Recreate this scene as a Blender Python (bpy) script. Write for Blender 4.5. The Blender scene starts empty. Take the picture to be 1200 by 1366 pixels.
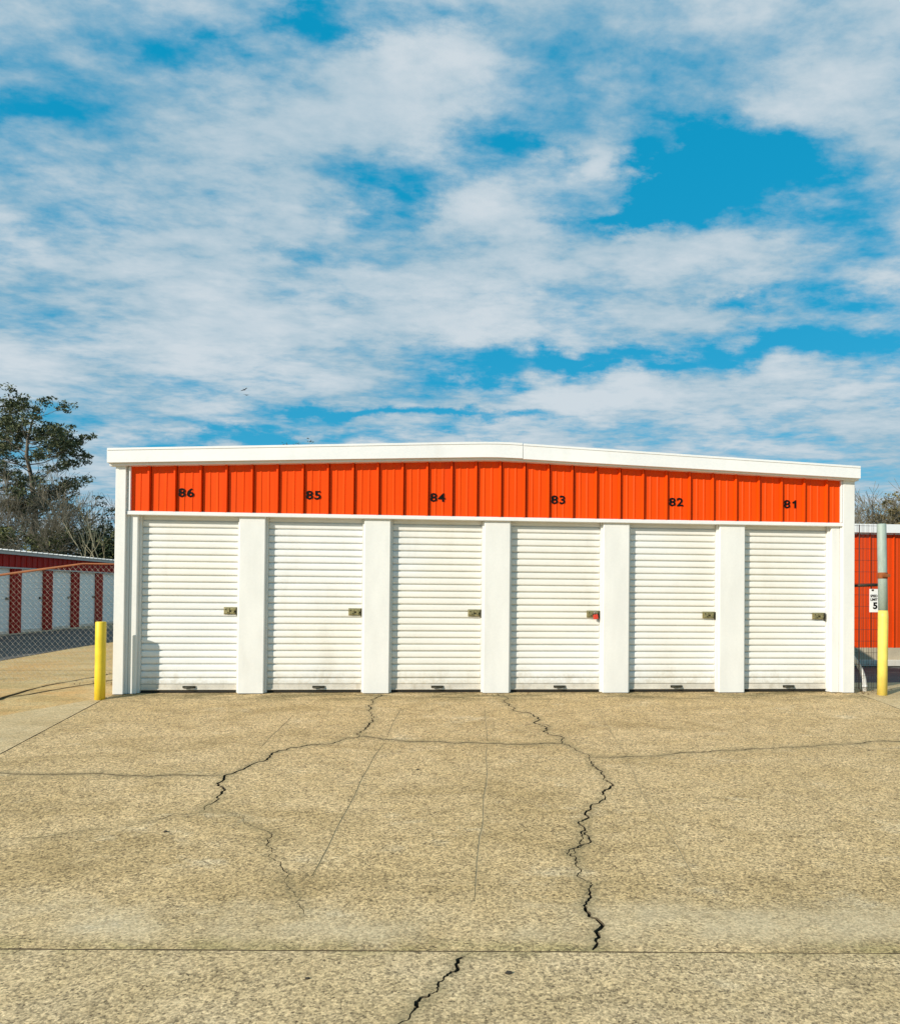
import bpy, bmesh, math, random
import numpy as np
from mathutils import Vector, Matrix
from mathutils.geometry import delaunay_2d_cdt
R = math.radians
random.seed(7)
scene = bpy.context.scene
col = scene.collection

# ------------------------------------------------------------------ helpers
def tag(o, label=None, cat=None, group=None, kind=None):
    if label: o['label'] = label
    if cat: o['category'] = cat
    if group: o['group'] = group
    if kind: o['kind'] = kind
    return o

def empty(name, loc=(0, 0, 0), rz=0, label=None, cat=None, group=None):
    o = bpy.data.objects.new(name, None); col.objects.link(o)
    o.location = loc; o.rotation_euler = (0, 0, rz); o.empty_display_size = .2
    return tag(o, label, cat, group)

class MB:
    """collects faces, builds one mesh object"""
    def __init__(s): s.v = []; s.f = []; s.m = []; s.sm = []
    def face(s, pts, mi=0, smooth=False):
        n = len(s.v); s.v += [tuple(p) for p in pts]; s.f.append(tuple(range(n, n + len(pts)))); s.m.append(mi); s.sm.append(smooth)
    def raw(s, vs, fs, mi=0, smooth=False):
        n = len(s.v); s.v += [tuple(p) for p in vs]
        for f in fs: s.f.append(tuple(n + i for i in f)); s.m.append(mi); s.sm.append(smooth)
    def box(s, x0, x1, y0, y1, z0, z1, mi=0, b=0.0):
        if b <= 0:
            vs = [(x0,y0,z0),(x1,y0,z0),(x1,y1,z0),(x0,y1,z0),(x0,y0,z1),(x1,y0,z1),(x1,y1,z1),(x0,y1,z1)]
            s.raw(vs, [(0,3,2,1),(4,5,6,7),(0,1,5,4),(1,2,6,5),(2,3,7,6),(3,0,4,7)], mi)
        else:
            bm = bmesh.new(); bmesh.ops.create_cube(bm, size=1)
            for v in bm.verts: v.co = Vector(((x0+x1)/2+v.co.x*(x1-x0), (y0+y1)/2+v.co.y*(y1-y0), (z0+z1)/2+v.co.z*(z1-z0)))
            bmesh.ops.bevel(bm, geom=bm.edges[:], offset=b, segments=2, affect='EDGES', profile=.6)
            bm.verts.index_update()
            s.raw([v.co[:] for v in bm.verts], [[v.index for v in f.verts] for f in bm.faces], mi)
            bm.free()
    def tube(s, pts, rad, n=8, mi=0, cap=True, smooth=True):
        pts = [Vector(p) for p in pts]
        if not hasattr(rad, '__len__'): rad = [rad] * len(pts)
        base = len(s.v); prev = None
        for i, p in enumerate(pts):
            t = (pts[min(i+1, len(pts)-1)] - pts[max(i-1, 0)]).normalized()
            if prev is None:
                a = Vector((0,0,1)) if abs(t.z) < .9 else Vector((1,0,0))
                u = t.cross(a).normalized()
            else:
                u = (prev - t * prev.dot(t)).normalized()
            prev = u; w = t.cross(u)
            for k in range(n):
                an = 2*math.pi*k/n
                q = p + (u*math.cos(an) + w*math.sin(an)) * rad[i]
                s.v.append(q[:])
        for i in range(len(pts)-1):
            for k in range(n):
                a = base+i*n+k; b_ = base+i*n+(k+1) % n
                s.f.append((a, b_, b_+n, a+n)); s.m.append(mi); s.sm.append(smooth)
        if cap:
            s.f.append(tuple(base+k for k in range(n))[::-1]); s.m.append(mi); s.sm.append(False)
            e = base+(len(pts)-1)*n
            s.f.append(tuple(e+k for k in range(n))); s.m.append(mi); s.sm.append(False)
    def prism_x(s, prof, x0, x1, mi=0, smooth=False, caps=True):
        """closed profile in (y,z) swept along x"""
        n = len(prof)
        vs = [(x0, y, z) for y, z in prof] + [(x1, y, z) for y, z in prof]
        fs = [(i, (i+1) % n, n+(i+1) % n, n+i) for i in range(n)]
        if caps: fs += [tuple(range(n))[::-1], tuple(range(n, 2*n))]
        s.raw(vs, fs, mi, smooth)
    def build(s, name, mats, parent=None, fix=True):
        me = bpy.data.meshes.new(name)
        me.from_pydata(s.v, [], s.f)
        if not isinstance(mats, (list, tuple)): mats = [mats]
        for m in mats: me.materials.append(m)
        me.polygons.foreach_set('material_index', s.m)
        me.polygons.foreach_set('use_smooth', s.sm)
        if fix:
            bm = bmesh.new(); bm.from_mesh(me); bmesh.ops.recalc_face_normals(bm, faces=bm.faces[:]); bm.to_mesh(me); bm.free()
        me.update()
        o = bpy.data.objects.new(name, me); col.objects.link(o)
        if parent: o.parent = parent
        return o

# ------------------------------------------------------------------ node helpers
class NT:
    def __init__(s, nt): s.nt = nt; s.N = nt.nodes; s.L = nt.links
    def n(s, t, **kw):
        x = s.N.new(t)
        for k, v in kw.items(): setattr(x, k, v)
        return x
    def put(s, sock, v):
        if v is None: return
        if hasattr(v, 'is_output') or isinstance(v, bpy.types.NodeSocket): s.L.new(v, sock)
        else:
            if isinstance(v, (tuple, list)) and len(v) == 3 and sock.type == 'RGBA': v = (*v, 1)
            sock.default_value = v
    def math(s, op, a, b=None, c=None, clamp=False):
        x = s.n('ShaderNodeMath', operation=op); x.use_clamp = clamp
        s.put(x.inputs[0], a); s.put(x.inputs[1], b); s.put(x.inputs[2], c)
        return x.outputs[0]
    def mix(s, f, a, b, mode='MIX'):
        x = s.n('ShaderNodeMix', data_type='RGBA', blend_type=mode)
        s.put(x.inputs[0], f); s.put(x.inputs[6], a); s.put(x.inputs[7], b)
        return x.outputs[2]
    def noise(s, vec, scale, detail=4, rough=.55, dist=0):
        x = s.n('ShaderNodeTexNoise'); s.put(x.inputs['Vector'], vec)
        x.inputs['Scale'].default_value = scale; x.inputs['Detail'].default_value = detail
        x.inputs['Roughness'].default_value = rough; x.inputs['Distortion'].default_value = dist
        return x.outputs['Fac']
    def ramp(s, f, a, b, c0=0., c1=1.):
        x = s.n('ShaderNodeMapRange', interpolation_type='SMOOTHSTEP')
        s.put(x.inputs[0], f); x.inputs[1].default_value = a; x.inputs[2].default_value = b
        x.inputs[3].default_value = c0; x.inputs[4].default_value = c1
        return x.outputs[0]
    def mapping(s, vec, sc=(1,1,1), loc=(0,0,0), rot=(0,0,0)):
        x = s.n('ShaderNodeMapping'); s.put(x.inputs[0], vec)
        x.inputs[1].default_value = loc; x.inputs[2].default_value = rot; x.inputs[3].default_value = sc
        return x.outputs[0]
    def bump(s, h, strength=.4, dist=.01, normal=None):
        x = s.n('ShaderNodeBump'); s.put(x.inputs['Height'], h)
        x.inputs['Strength'].default_value = strength; x.inputs['Distance'].default_value = dist
        if normal: s.L.new(normal, x.inputs['Normal'])
        return x.outputs[0]

def new_mat(name, rough=.6, metal=0., spec=.5):
    m = bpy.data.materials.new(name); m.use_nodes = True
    T = NT(m.node_tree); P = m.node_tree.nodes['Principled BSDF']
    P.inputs['Roughness'].default_value = rough; P.inputs['Metallic'].default_value = metal
    P.inputs['Specular IOR Level'].default_value = spec
    tc = T.n('ShaderNodeTexCoord')
    return m, T, P, tc.outputs['Object']

def paint(name, c, rough=.45, var=.12, scale=3., dirt=None, dirt_amt=.3, bump=.0, bscale=2.5, bdist=.01, stretch=(1,1,1), metal=0., spec=.4):
    """painted / coated surface with uneven colour, optional grime and oil-canning"""
    m, T, P, O = new_mat(name, rough, metal, spec)
    v = T.mapping(O, stretch)
    n1 = T.noise(v, scale, 5, .6); n2 = T.noise(O, scale*14, 3, .6)
    k = T.ramp(T.math('ADD', T.math('MULTIPLY', n1, .7), T.math('MULTIPLY', n2, .3)), .3, .7, 1-var, 1+var*.35)
    cc = T.mix(1., c, T.mix(0, (1,1,1), (1,1,1)), 'MULTIPLY')
    x = T.n('ShaderNodeVectorMath', operation='SCALE'); T.put(x.inputs[0], cc); T.put(x.inputs['Scale'], k)
    out = x.outputs[0]
    if dirt:
        d = T.noise(T.mapping(O, (1, 1, .25), (3.1, 1.7, 0)), scale*1.6, 6, .65)
        out = T.mix(T.ramp(d, .52, .75, 0, dirt_amt), out, dirt)
    T.put(P.inputs['Base Color'], out)
    T.put(P.inputs['Roughness'], T.ramp(n1, .3, .7, max(rough-.08, .05), rough+.1))
    if bump:
        T.L.new(T.bump(T.noise(v, bscale, 2, .4), bump, bdist), P.inputs['Normal'])
    return m

# ------------------------------------------------------------------ materials
WHITE = paint('white_trim_paint', (.755,.74,.69), .42, .06, 2.2, dirt=(.50,.48,.42), dirt_amt=.16, bump=.55, bscale=1.7, bdist=.02, stretch=(1.8,1,.6))
WHITE_TRIM = paint('white_fascia_paint', (.79,.78,.75), .4, .06, 2., dirt=(.5,.47,.4), dirt_amt=.15, bump=.15, bscale=2.5, bdist=.01, stretch=(.5,1,1))
DOORM = paint('cream_door_paint', (.79,.785,.75), .38, .05, 1.6, dirt=(.52,.47,.38), dirt_amt=.22)
def weather_door(m):
    """creamier, sun-aged zones and splash dirt at the foot of the doors"""
    T = NT(m.node_tree); P = m.node_tree.nodes['Principled BSDF']; O = T.n('ShaderNodeTexCoord').outputs['Object']
    src = P.inputs['Base Color'].links[0].from_socket
    a = T.mix(T.ramp(T.noise(O, .42, 3, .5), .42, .60, 0, 1), (1,1,1), (1.0,.972,.915))
    c = T.mix(1., src, a, 'MULTIPLY')
    sp = T.n('ShaderNodeSeparateXYZ'); T.L.new(O, sp.inputs[0])
    n = T.noise(T.mapping(O, (1.5,1,.8)), 3.2, 6, .7)
    foot = T.ramp(T.math('SUBTRACT', sp.outputs[2], T.math('MULTIPLY', n, .55)), -.22, .05, 1, 0)
    c = T.mix(T.math('MULTIPLY', foot, T.ramp(T.noise(O, 16, 4, .7), .35, .65, .1, .5)), c, (.45,.38,.26))
    sc = T.ramp(T.noise(T.mapping(O, (7,1,.35), (2,0,5)), 3., 6, .7), .64, .76, 0, .18)
    c = T.mix(sc, c, (.50,.46,.38))
    T.put(P.inputs['Base Color'], c)
    T.L.new(T.bump(T.noise(T.mapping(O, (1,1,2.5)), 2.6, 2, .4), .35, .012), P.inputs['Normal'])
weather_door(DOORM)
BAR = paint('bottom_bar_metal', (.64,.59,.50), .45, .2, 6., dirt=(.36,.29,.19), dirt_amt=.5)
RUBBER = paint('black_seal_rubber', (.025,.022,.016), .8)
SIDING = paint('orange_red_siding', (.84,.070,.0015), .45, .10, 2.0, dirt=(.55,.05,.01), dirt_amt=.3, stretch=(6,1,.5), spec=.12)
BRICKRED = paint('shaded_red_siding', (.34,.010,.005), .5, .15, 3., stretch=(1,4,.6), spec=.15)  # left building's shade is mixed into this deep red
RED_BACK = paint('red_back_siding', (.66,.058,.004), .5, .14, 1.2, stretch=(5,1,.5), spec=.15)
BLACK = paint('black_lettering', (.006,.006,.006), .7, spec=.1)
BRASS = paint('galvanised_brass', (.36,.31,.15), .38, .35, 40., metal=.55)
DARKMETAL = paint('dark_bolt_metal', (.06,.055,.035), .5, .3, 20., metal=.4)
LOCKRED = paint('red_padlock_vinyl', (.62,.05,.025), .4)
STEEL = paint('shackle_steel', (.55,.55,.55), .3, .1, 10., metal=.9)
YELLOW = paint('yellow_bollard_paint', (.88,.62,.035), .42, .14, 6., dirt=(.30,.21,.06), dirt_amt=.8)
PALEYELLOW = paint('faded_yellow_paint', (.86,.66,.13), .5, .14, 7., dirt=(.5,.36,.1), dirt_amt=.45)
GREENGREY = paint('green_grey_paint', (.34,.41,.35), .55, .15, 7., dirt=(.20,.22,.18), dirt_amt=.5)
RUST = paint('rusty_steel', (.30,.085,.02), .8, .35, 14., dirt=(.10,.04,.015), dirt_amt=.6)
RAILRUST = paint('rusted_fence_rail', (.34,.12,.045), .75, .3, 9., dirt=(.2,.07,.02), dirt_amt=.6)
GALV = paint('galvanised_wire', (.36,.32,.25), .5, .2, 6., metal=.35)
DULLPOST = paint('dull_fence_post', (.34,.30,.22), .7, .3, 8., dirt=(.14,.07,.03), dirt_amt=.5)
DARKWIRE = paint('dark_gate_wire', (.07,.05,.045), .6, .2, 8., metal=.2)
ROOF = paint('pale_roof_sheet', (.55,.55,.52), .4, .15, 1.5, dirt=(.3,.28,.22), dirt_amt=.4, metal=.3)
GREYTRIM = paint('grey_eave_trim', (.42,.44,.42), .5, .15, 3., dirt=(.25,.22,.2), dirt_amt=.5)
GREYDOOR = paint('grey_white_door_paint', (.78,.82,.78), .42, .08, 1.5)
PVC = paint('white_pvc', (.78,.77,.73), .4, .1, 7., dirt=(.4,.36,.28), dirt_amt=.5)
SIGNW = paint('white_sign_sheet', (.80,.80,.78), .45, .06, 8.)
PLINTH = paint('plinth_concrete', (.46,.38,.26), .85, .2, 3., dirt=(.28,.22,.14), dirt_amt=.4, bump=.3, bscale=30., bdist=.006)
PLINTH2 = paint('plinth_cap_concrete', (.60,.55,.46), .85, .15, 3., dirt=(.36,.3,.2), dirt_amt=.4)
STONE = paint('dark_debris', (.05,.042,.03), .9, .3, 30.)
BIRDM = paint('black_plumage', (.015,.015,.017), .7)
CRACKM = paint('crack_soil', (.105,.080,.045), .95, .4, 25.)
JOINTM = paint('joint_mortar', (.47,.36,.195), .95, .25, 12.)
GROOVEGREEN = paint('dark_green_groove', (.075,.085,.03), .95, .4, 9.)

def concrete(name, tanA, tanB, stain, speck=1., band=True, streak=False, seed=0., dirt_col=(.20,.165,.085)):
    m, T, P, O = new_mat(name, .92, 0, .25)
    O = T.mapping(O, (1,1,1), (seed, seed*.7, 0))
    sep = T.n('ShaderNodeSeparateXYZ'); tc = T.n('ShaderNodeTexCoord'); T.L.new(tc.outputs['Object'], sep.inputs[0])
    X, Y = sep.outputs[0], sep.outputs[1]
    big = T.noise(O, .55, 6, .62, .4); mid = T.noise(O, 3.2, 6, .65, .3)
    c = T.mix(T.ramp(T.math('ADD', T.math('MULTIPLY', big, .5), T.math('MULTIPLY', mid, .5)), .36, .64), tanA, tanB)
    # darker weathering blotches, slightly stretched along the facade
    bl = T.noise(T.mapping(O, (.55, 1.3, 1), (7.3, 2.1, 0)), 1.5, 7, .68, .5)
    c = T.mix(T.ramp(bl, .46, .70, 0, .85), c, stain)
    pale = T.noise(T.mapping(O, (.8, 1.2, 1), (1.3, 9.1, 0)), 2.3, 7, .7)
    c = T.mix(T.ramp(pale, .55, .74, 0, .50), c, (.64,.525,.34))
    soft = None
    if band:
        # bleached sediment along the drainage valley, parallel to the cross joint
        d = T.math('ADD', T.math('ADD', Y, 5.957), T.math('MULTIPLY', T.math('SUBTRACT', X, 3.9), .0727))
        g = T.math('ABSOLUTE', T.math('SUBTRACT', T.math('ADD', d, T.math('MULTIPLY', T.math('SUBTRACT', mid, .5), .25)), .30))
        bm_ = T.math('MULTIPLY', T.ramp(g, .06, .34, 1, 0), T.ramp(T.noise(O, 1.1, 5, .6), .36, .58, .15, 1))
        c = T.mix(T.math('MULTIPLY', bm_, .45), c, (.68,.565,.37))
        soft = bm_
        # algae line by the cross joint
        al = T.math('MULTIPLY', T.ramp(T.math('ABSOLUTE', T.math('SUBTRACT', d, .03)), .0, .13, 1, 0), T.ramp(T.noise(O, 2.6, 4, .6), .42, .64))
        c = T.mix(T.math('MULTIPLY', al, .55), c, (.32,.26,.10))
        # damp grime at the foot of the doors
        gr = T.math('MULTIPLY', T.ramp(T.math('ADD', Y, T.math('MULTIPLY', mid, .35)), -.42, .02), T.ramp(T.noise(T.mapping(O, (.8,3,1)), 1.7, 6, .7), .42, .60))
        c = T.mix(T.math('MULTIPLY', gr, .70), c, (.15,.125,.055))
    # aggregate: pebbles of different tone
    vo = T.n('ShaderNodeTexVoronoi', feature='F1'); T.put(vo.inputs['Vector'], O); vo.inputs['Scale'].default_value = 85.
    vs = T.n('ShaderNodeSeparateColor'); T.L.new(vo.outputs['Color'], vs.inputs[0])
    peb = T.math('POWER', vs.outputs[0], 1.0)
    f1 = T.noise(O, 34, 5, .8); f2 = T.noise(O, 90, 3, .75); f3 = T.noise(T.mapping(O, (.7,1.2,1)), 9, 4, .7)
    amt = T.math('ADD', T.math('ADD', T.math('MULTIPLY', T.math('SUBTRACT', f1, .5), 1.35*speck), T.math('MULTIPLY', T.math('SUBTRACT', f2, .5), 2.5*speck)),
                 T.math('ADD', T.math('MULTIPLY', T.math('SUBTRACT', peb, .5), 0.95*speck), T.math('MULTIPLY', T.math('SUBTRACT', f3, .5), .55*speck)))
    # pits in the wearing surface
    pit = T.ramp(T.noise(O, 44, 3, .8), .60, .70, 0, -.34*speck)
    amt = T.math('ADD', amt, pit)
    if soft is not None: amt = T.math('MULTIPLY', amt, T.math('SUBTRACT', 1, T.math('MULTIPLY', soft, .55)))
    k = T.math('MAXIMUM', T.math('ADD', 1., amt), .12)
    x = T.n('ShaderNodeVectorMath', operation='SCALE'); T.put(x.inputs[0], c); T.put(x.inputs['Scale'], k)
    at = T.n('ShaderNodeAttribute', attribute_name='grime')
    c = T.mix(T.math('MULTIPLY', at.outputs['Fac'], T.ramp(mid, .3, .6, .25, .75)), x.outputs[0], dirt_col)
    T.put(P.inputs['Base Color'], c)
    h = T.math('ADD', T.math('MULTIPLY', f1, .5), T.math('ADD', T.math('MULTIPLY', f2, .35), T.math('MULTIPLY', peb, .2)))
    b1 = T.bump(T.math('MULTIPLY', mid, 1.), .25, .02)
    T.L.new(T.bump(h, .55*speck, .006, b1), P.inputs['Normal'])
    return m

APRON = concrete('exposed_aggregate_concrete', (.575,.415,.215), (.50,.35,.165), (.39,.27,.12))
ROADM = concrete('worn_aggregate_concrete', (.585,.435,.245), (.51,.37,.19), (.41,.295,.145), .92, True, seed=4.)
PALE = concrete('pale_smooth_concrete', (.58,.445,.25), (.52,.385,.20), (.43,.315,.155), .5, False, seed=9.)
YARD = concrete('sandy_yard', (.54,.41,.20), (.56,.33,.12), (.38,.275,.11), .6, False, seed=13., dirt_col=(.10,.085,.035))
SHADEASPHALT = concrete('shade_grey_asphalt', (.115,.110,.100), (.090,.087,.080), (.07,.068,.062), .6, False, seed=31.)  # asphalt grey laid where shadows fall, its colour deepens the shade
GROUND = concrete('gravel_ground', (.36,.31,.22), (.30,.25,.16), (.24,.20,.12), .7, False, seed=21.)

# ------------------------------------------------------------------ ground
def sm(t): t = min(max(t, 0.), 1.); return t*t*(3-2*t)
def G(x, y):
    if y < 0:
        t = (y+5.2)/.35
        return -.364 + .0245*(t if t > 30 else math.log1p(math.exp(t)))
    s = sm((x-2)/6)
    return -(.06*sm(y/14)*(1-s) + .44*sm(y/8)*s)

def fract(pts, amp, step, seed):
    rnd = random.Random(seed); p = [Vector(a) for a in pts]
    while True:
        q = [p[0]]; done = True
        for a, b in zip(p, p[1:]):
            L = (b-a).length
            if L > step:
                n = Vector((-(b-a).y, (b-a).x)).normalized()
                q.append((a+b)/2 + n*rnd.uniform(-1, 1)*amp*L); done = False
            q.append(b)
        p = q
        if done: return p

def in_poly(P, poly):
    x, y = P[:,0], P[:,1]; r = np.zeros(len(P), bool); n = len(poly)
    for i in range(n):
        x1, y1 = poly[i]; x2, y2 = poly[(i+1) % n]
        if y1 == y2: continue
        r ^= ((y1 > y) != (y2 > y)) & (x < (x2-x1)*(y-y1)/(y2-y1)+x1)
    return r

def slab(name, poly, cracks, grid, mat, lift=0., thick=.06, wob=0.):
    """concrete slab following the ground, with open cracks cut into it"""
    V = []; E = []
    n = len(poly); bnd = []
    for i in range(n):
        a = Vector(poly[i]); b = Vector(poly[(i+1) % n]); k = max(1, int((b-a).length/grid))
        nn = Vector((-(b-a).y, (b-a).x)).normalized()
        for j in range(k): bnd.append(a+(b-a)*j/k + (nn*random.uniform(-wob, wob) if j else Vector((0, 0))))
    for i, p in enumerate(bnd): V.append(p); E.append((i, (i+1) % len(bnd)))
    trap = []; cl = []
    for ci, (pts, w, dep, amp, step, mi, grime) in enumerate(cracks):
        rnd = random.Random(ci*31+5); p = fract(pts, amp, step, ci*17+3)
        ws = []; cur = 1.
        for i in range(len(p)):
            cur += rnd.uniform(-.3, .3) if mi != 2 else 0; cur = min(max(cur, .45), 1.45)
            ws.append(w*cur*.5*min(1., .25+.4*min(i, len(p)-1-i)))
        L = []; Rr = []
        for i, q in enumerate(p):
            t = (p[min(i+1, len(p)-1)] - p[max(i-1, 0)]).normalized(); nn = Vector((-t.y, t.x))
            L.append(q+nn*ws[i]); Rr.append(q-nn*ws[i])
        b0 = len(V); V += L; b1 = len(V); V += Rr
        for i in range(len(p)-1):
            E += [(b0+i, b0+i+1), (b1+i, b1+i+1)]
            trap.append(([L[i], L[i+1], Rr[i+1], Rr[i]], dep, mi))
        E += [(b0, b1), (b0+len(p)-1, b1+len(p)-1)]
        for i in range(0, len(p), 2):
            t = (p[min(i+1, len(p)-1)] - p[max(i-1, 0)]).normalized(); nn = Vector((-t.y, t.x))
            for d in (.022, .06):
                V += [p[i]+nn*(ws[i]+d), p[i]-nn*(ws[i]+d)]
        if grime > 0: cl.append((np.array([q[:2] for q in p]), grime))
    xs = [p[0] for p in poly]; ys = [p[1] for p in poly]
    rnd = random.Random(11); gp = []
    y = min(ys)+grid*.6
    while y < max(ys):
        x = min(xs)+grid*.6
        while x < max(xs):
            gp.append((x+rnd.uniform(-.2,.2)*grid, y+rnd.uniform(-.2,.2)*grid)); x += grid
        y += grid
    gp = np.array(gp); ins = in_poly(gp, poly)
    V += [Vector(p) for p in gp[ins]]
    vo, eo, fo, *_ = delaunay_2d_cdt([Vector(v[:2]) for v in V], E, [], 0, 1e-5)
    P = np.array([v[:] for v in vo]); F = np.array([f[:] for f in fo])
    cen = P[F].mean(1); keep = in_poly(cen, poly); F = F[keep]; cen = cen[keep]
    cm = np.zeros(len(F), int); cd = np.zeros(len(F))
    for q, dep, mi in trap:
        qa = np.array([v[:] for v in q]); lo = qa.min(0)-1e-4; hi = qa.max(0)+1e-4
        idx = np.where(((cen > lo) & (cen < hi)).all(1))[0]
        if len(idx):
            h = in_poly(cen[idx], [tuple(a) for a in qa]); cm[idx[h]] = mi; cd[idx[h]] = dep
    gm = np.zeros(len(P))
    for arr, g in cl:
        for s0 in range(0, len(arr), 200):
            d = np.sqrt(((P[:,None,:]-arr[None,s0:s0+200,:])**2).sum(2)).min(1)
            gm = np.maximum(gm, g*np.clip(1-d/.075, 0, 1))
    bottom = {}
    verts = [(p[0], p[1], G(p[0], p[1])+lift) for p in P]; gv = list(gm)
    faces = []; mats = []; em = {}
    for fi, f in enumerate(F):
        f = tuple(int(i) for i in f)
        if cm[fi] == 0: faces.append(f); mats.append(0)
        else:
            g = []
            for i in f:
                if i not in bottom:
                    bottom[i] = len(verts); verts.append((verts[i][0], verts[i][1], verts[i][2]-cd[fi])); gv.append(1.)
                g.append(bottom[i])
            faces.append(tuple(g)); mats.append(int(cm[fi]))
        for a, b in ((f[0], f[1]), (f[1], f[2]), (f[2], f[0])):
            em.setdefault((min(a, b), max(a, b)), []).append((fi, a, b))
    for k, l in em.items():
        if len(l) == 2:
            (f1, a, b), (f2, _, _) = l
            c1, c2 = cm[f1] > 0, cm[f2] > 0
            if c1 != c2:
                if c2: a, b = b, a
                faces.append((a, bottom[a], bottom[b], b)[::-1]); mats.append(0 if (cm[f1] or cm[f2]) == 2 else 1)
        else:
            fi, a, b = l[0]
            ia = len(verts); verts += [(verts[a][0], verts[a][1], verts[a][2]-thick), (verts[b][0], verts[b][1], verts[b][2]-thick)]; gv += [1., 1.]
            faces.append((b, a, ia, ia+1)); mats.append(1)
    me = bpy.data.meshes.new(name); me.from_pydata(verts, [], faces)
    for m in (mat, CRACKM, JOINTM, GROOVEGREEN): me.materials.append(m)
    me.polygons.foreach_set('material_index', mats)
    at = me.attributes.new('grime', 'FLOAT', 'POINT'); at.data.foreach_set('value', gv)
    me.update()
    o = bpy.data.objects.new(name, me); col.objects.link(o)
    return tag(o, kind='structure')

CR = {
'A':[(3.184,-0.05),(3.113,-0.62),(3.116,-0.905),(3.202,-1.207),(3.167,-1.502),(3.119,-1.805),(3.114,-2.018),(2.945,-2.188),(2.669,-2.309),(2.438,-2.51),(2.409,-2.683),(2.342,-2.813),(2.245,-3.049),(2.159,-3.173),(2.184,-3.287),(2.157,-3.378),(2.225,-3.468),(2.242,-3.679),(2.218,-3.874),(2.226,-3.985)],
'B':[(3.114,-2.018),(3.345,-2.119),(3.598,-2.206),(3.988,-2.27),(4.342,-2.293),(4.695,-2.329),(5.066,-2.30)],
'C':[(4.636,-0.05),(4.727,-0.606),(4.909,-1.083),(4.958,-1.622),(4.944,-1.85),(5.063,-2.273),(5.136,-2.469),(5.21,-2.794),(5.196,-2.939),(5.234,-3.283),(5.247,-3.492),(5.152,-3.667),(5.085,-3.873),(4.916,-4.207),(4.826,-4.328),(4.842,-4.443),(4.785,-4.6),(4.709,-4.747),(4.668,-4.843),(4.694,-4.945),(4.696,-5.053),(4.718,-5.259),(4.678,-5.401),(4.616,-5.556),(4.617,-5.642),(4.66,-5.707),(4.621,-5.844),(4.561,-5.99)],
'C2':[(4.95,-1.542),(5.039,-1.686)],
'C3':[(4.841,-4.423),(4.839,-4.602),(4.736,-4.731),(4.67,-4.855)],
'D':[(5.21,-2.794),(5.559,-2.759),(5.952,-2.713),(6.219,-2.649),(6.794,-2.555),(7.293,-2.507),(7.783,-2.43),(8.412,-2.34),(8.794,-2.295),(9.2,-2.25)],
'E':[(0.15,-3.03),(0.366,-3.053),(0.824,-3.107),(1.58,-3.191),(1.799,-3.151),(2.159,-3.173)],
'F':[(2.226,-3.985),(2.349,-3.968),(2.512,-4.104),(2.685,-4.314),(2.801,-4.568),(2.845,-4.77),(2.972,-4.964),(3.056,-5.24),(3.152,-5.45),(3.186,-5.537)],
'G':[(2.23,-4.0),(1.93,-4.148),(1.584,-4.297),(1.261,-4.436)],
'H':[(3.978,-6.01),(3.941,-6.101),(3.883,-6.177),(3.851,-6.265),(3.769,-6.386),(3.708,-6.511),(3.666,-6.626),(3.60,-6.9),(3.66,-7.3)],
'J1':[(2.323,-1.069),(2.258,-2.445)],
'J2':[(3.466,-0.818),(3.379,-2.0)], 'J2b':[(3.370,-2.25),(3.259,-3.418),(3.193,-4.464),(3.149,-5.075)],
'J3':[(4.415,-0.834),(4.345,-2.2)], 'J3b':[(4.335,-2.36),(4.28,-3.17),(4.169,-4.313),(4.078,-5.125),(4.051,-5.435)],
'J4':[(5.721,-0.662),(5.604,-2.153),(5.57,-2.68)], 'J4b':[(5.55,-2.84),(5.438,-3.678),(5.402,-4.367),(5.335,-5.087),(5.306,-5.291)],
'J5':[(6.929,-1.247),(6.919,-1.899),(6.95,-2.46)],
'J5b':[(6.95,-2.62),(6.918,-3.051),(6.757,-3.98)],
'K1':[(-1.40,-0.9),(-1.308,-0.588),(-1.183,-0.238),(-1.21,0.292),(-1.243,0.895),(-1.137,1.597),(-1.02,2.4)],
'K2':[(-1.15,-0.15),(-1.016,0.084),(-0.904,0.578),(-0.736,1.14),(-0.616,1.691),(-.5,2.3)],
}
def c_(k, w, dep, amp=.16, step=.06, mi=1, grime=.8): return (CR[k], w, dep, amp, step, mi, grime)
JL = lambda x: -5.957-.0727*(x-3.9)        # the cross joint at the valley
apron = slab('apron', [(.0,.17),(.0,-.2),(.085,-2.6),(.20,JL(.2)+.008),(9.33,JL(9.33)+.001),(9.30,-.2),(9.30,.17)],
     [c_('A',.0145,.035,.2,.035), c_('B',.013,.02,.12), c_('C',.0155,.035,.24,.03), c_('C2',.014,.02), c_('C3',.010,.02,.25,.04), c_('D',.0135,.02,.1),
      c_('E',.0115,.02,.08), c_('F',.006,.015,.25,.035,1,.5), c_('G',.005,.01,.2,.05,1,.35),
      c_('J1',.011,.003,.01,.2,2,.16), c_('J2',.011,.003,.01,.2,2,.16), c_('J2b',.011,.003,.01,.2,2,.16), c_('J3',.011,.003,.01,.2,2,.16), c_('J3b',.011,.003,.015,.2,2,.16),
      c_('J4',.011,.003,.01,.2,2,.16), c_('J4b',.011,.003,.015,.2,2,.16), c_('J5',.011,.003,.01,.2,2,.16), c_('J5b',.011,.003,.01,.2,2,.16)], .13, APRON, wob=.004)
road = slab('road', [(-16,JL(-16)-.008),(-16,-15),(26,-15),(26,JL(26)-.002)], [c_('H',.013,.035,.3,.02)], .4, ROADM)
pave = slab('pavement', [(-.02,-.16),(-.60,-.95),(-1.9,-3.0),(-3.4,JL(-3.4)+.008),(.185,JL(.185)+.008),(.07,-2.6),(-.016,-.2)], [], .15, PALE)
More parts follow.
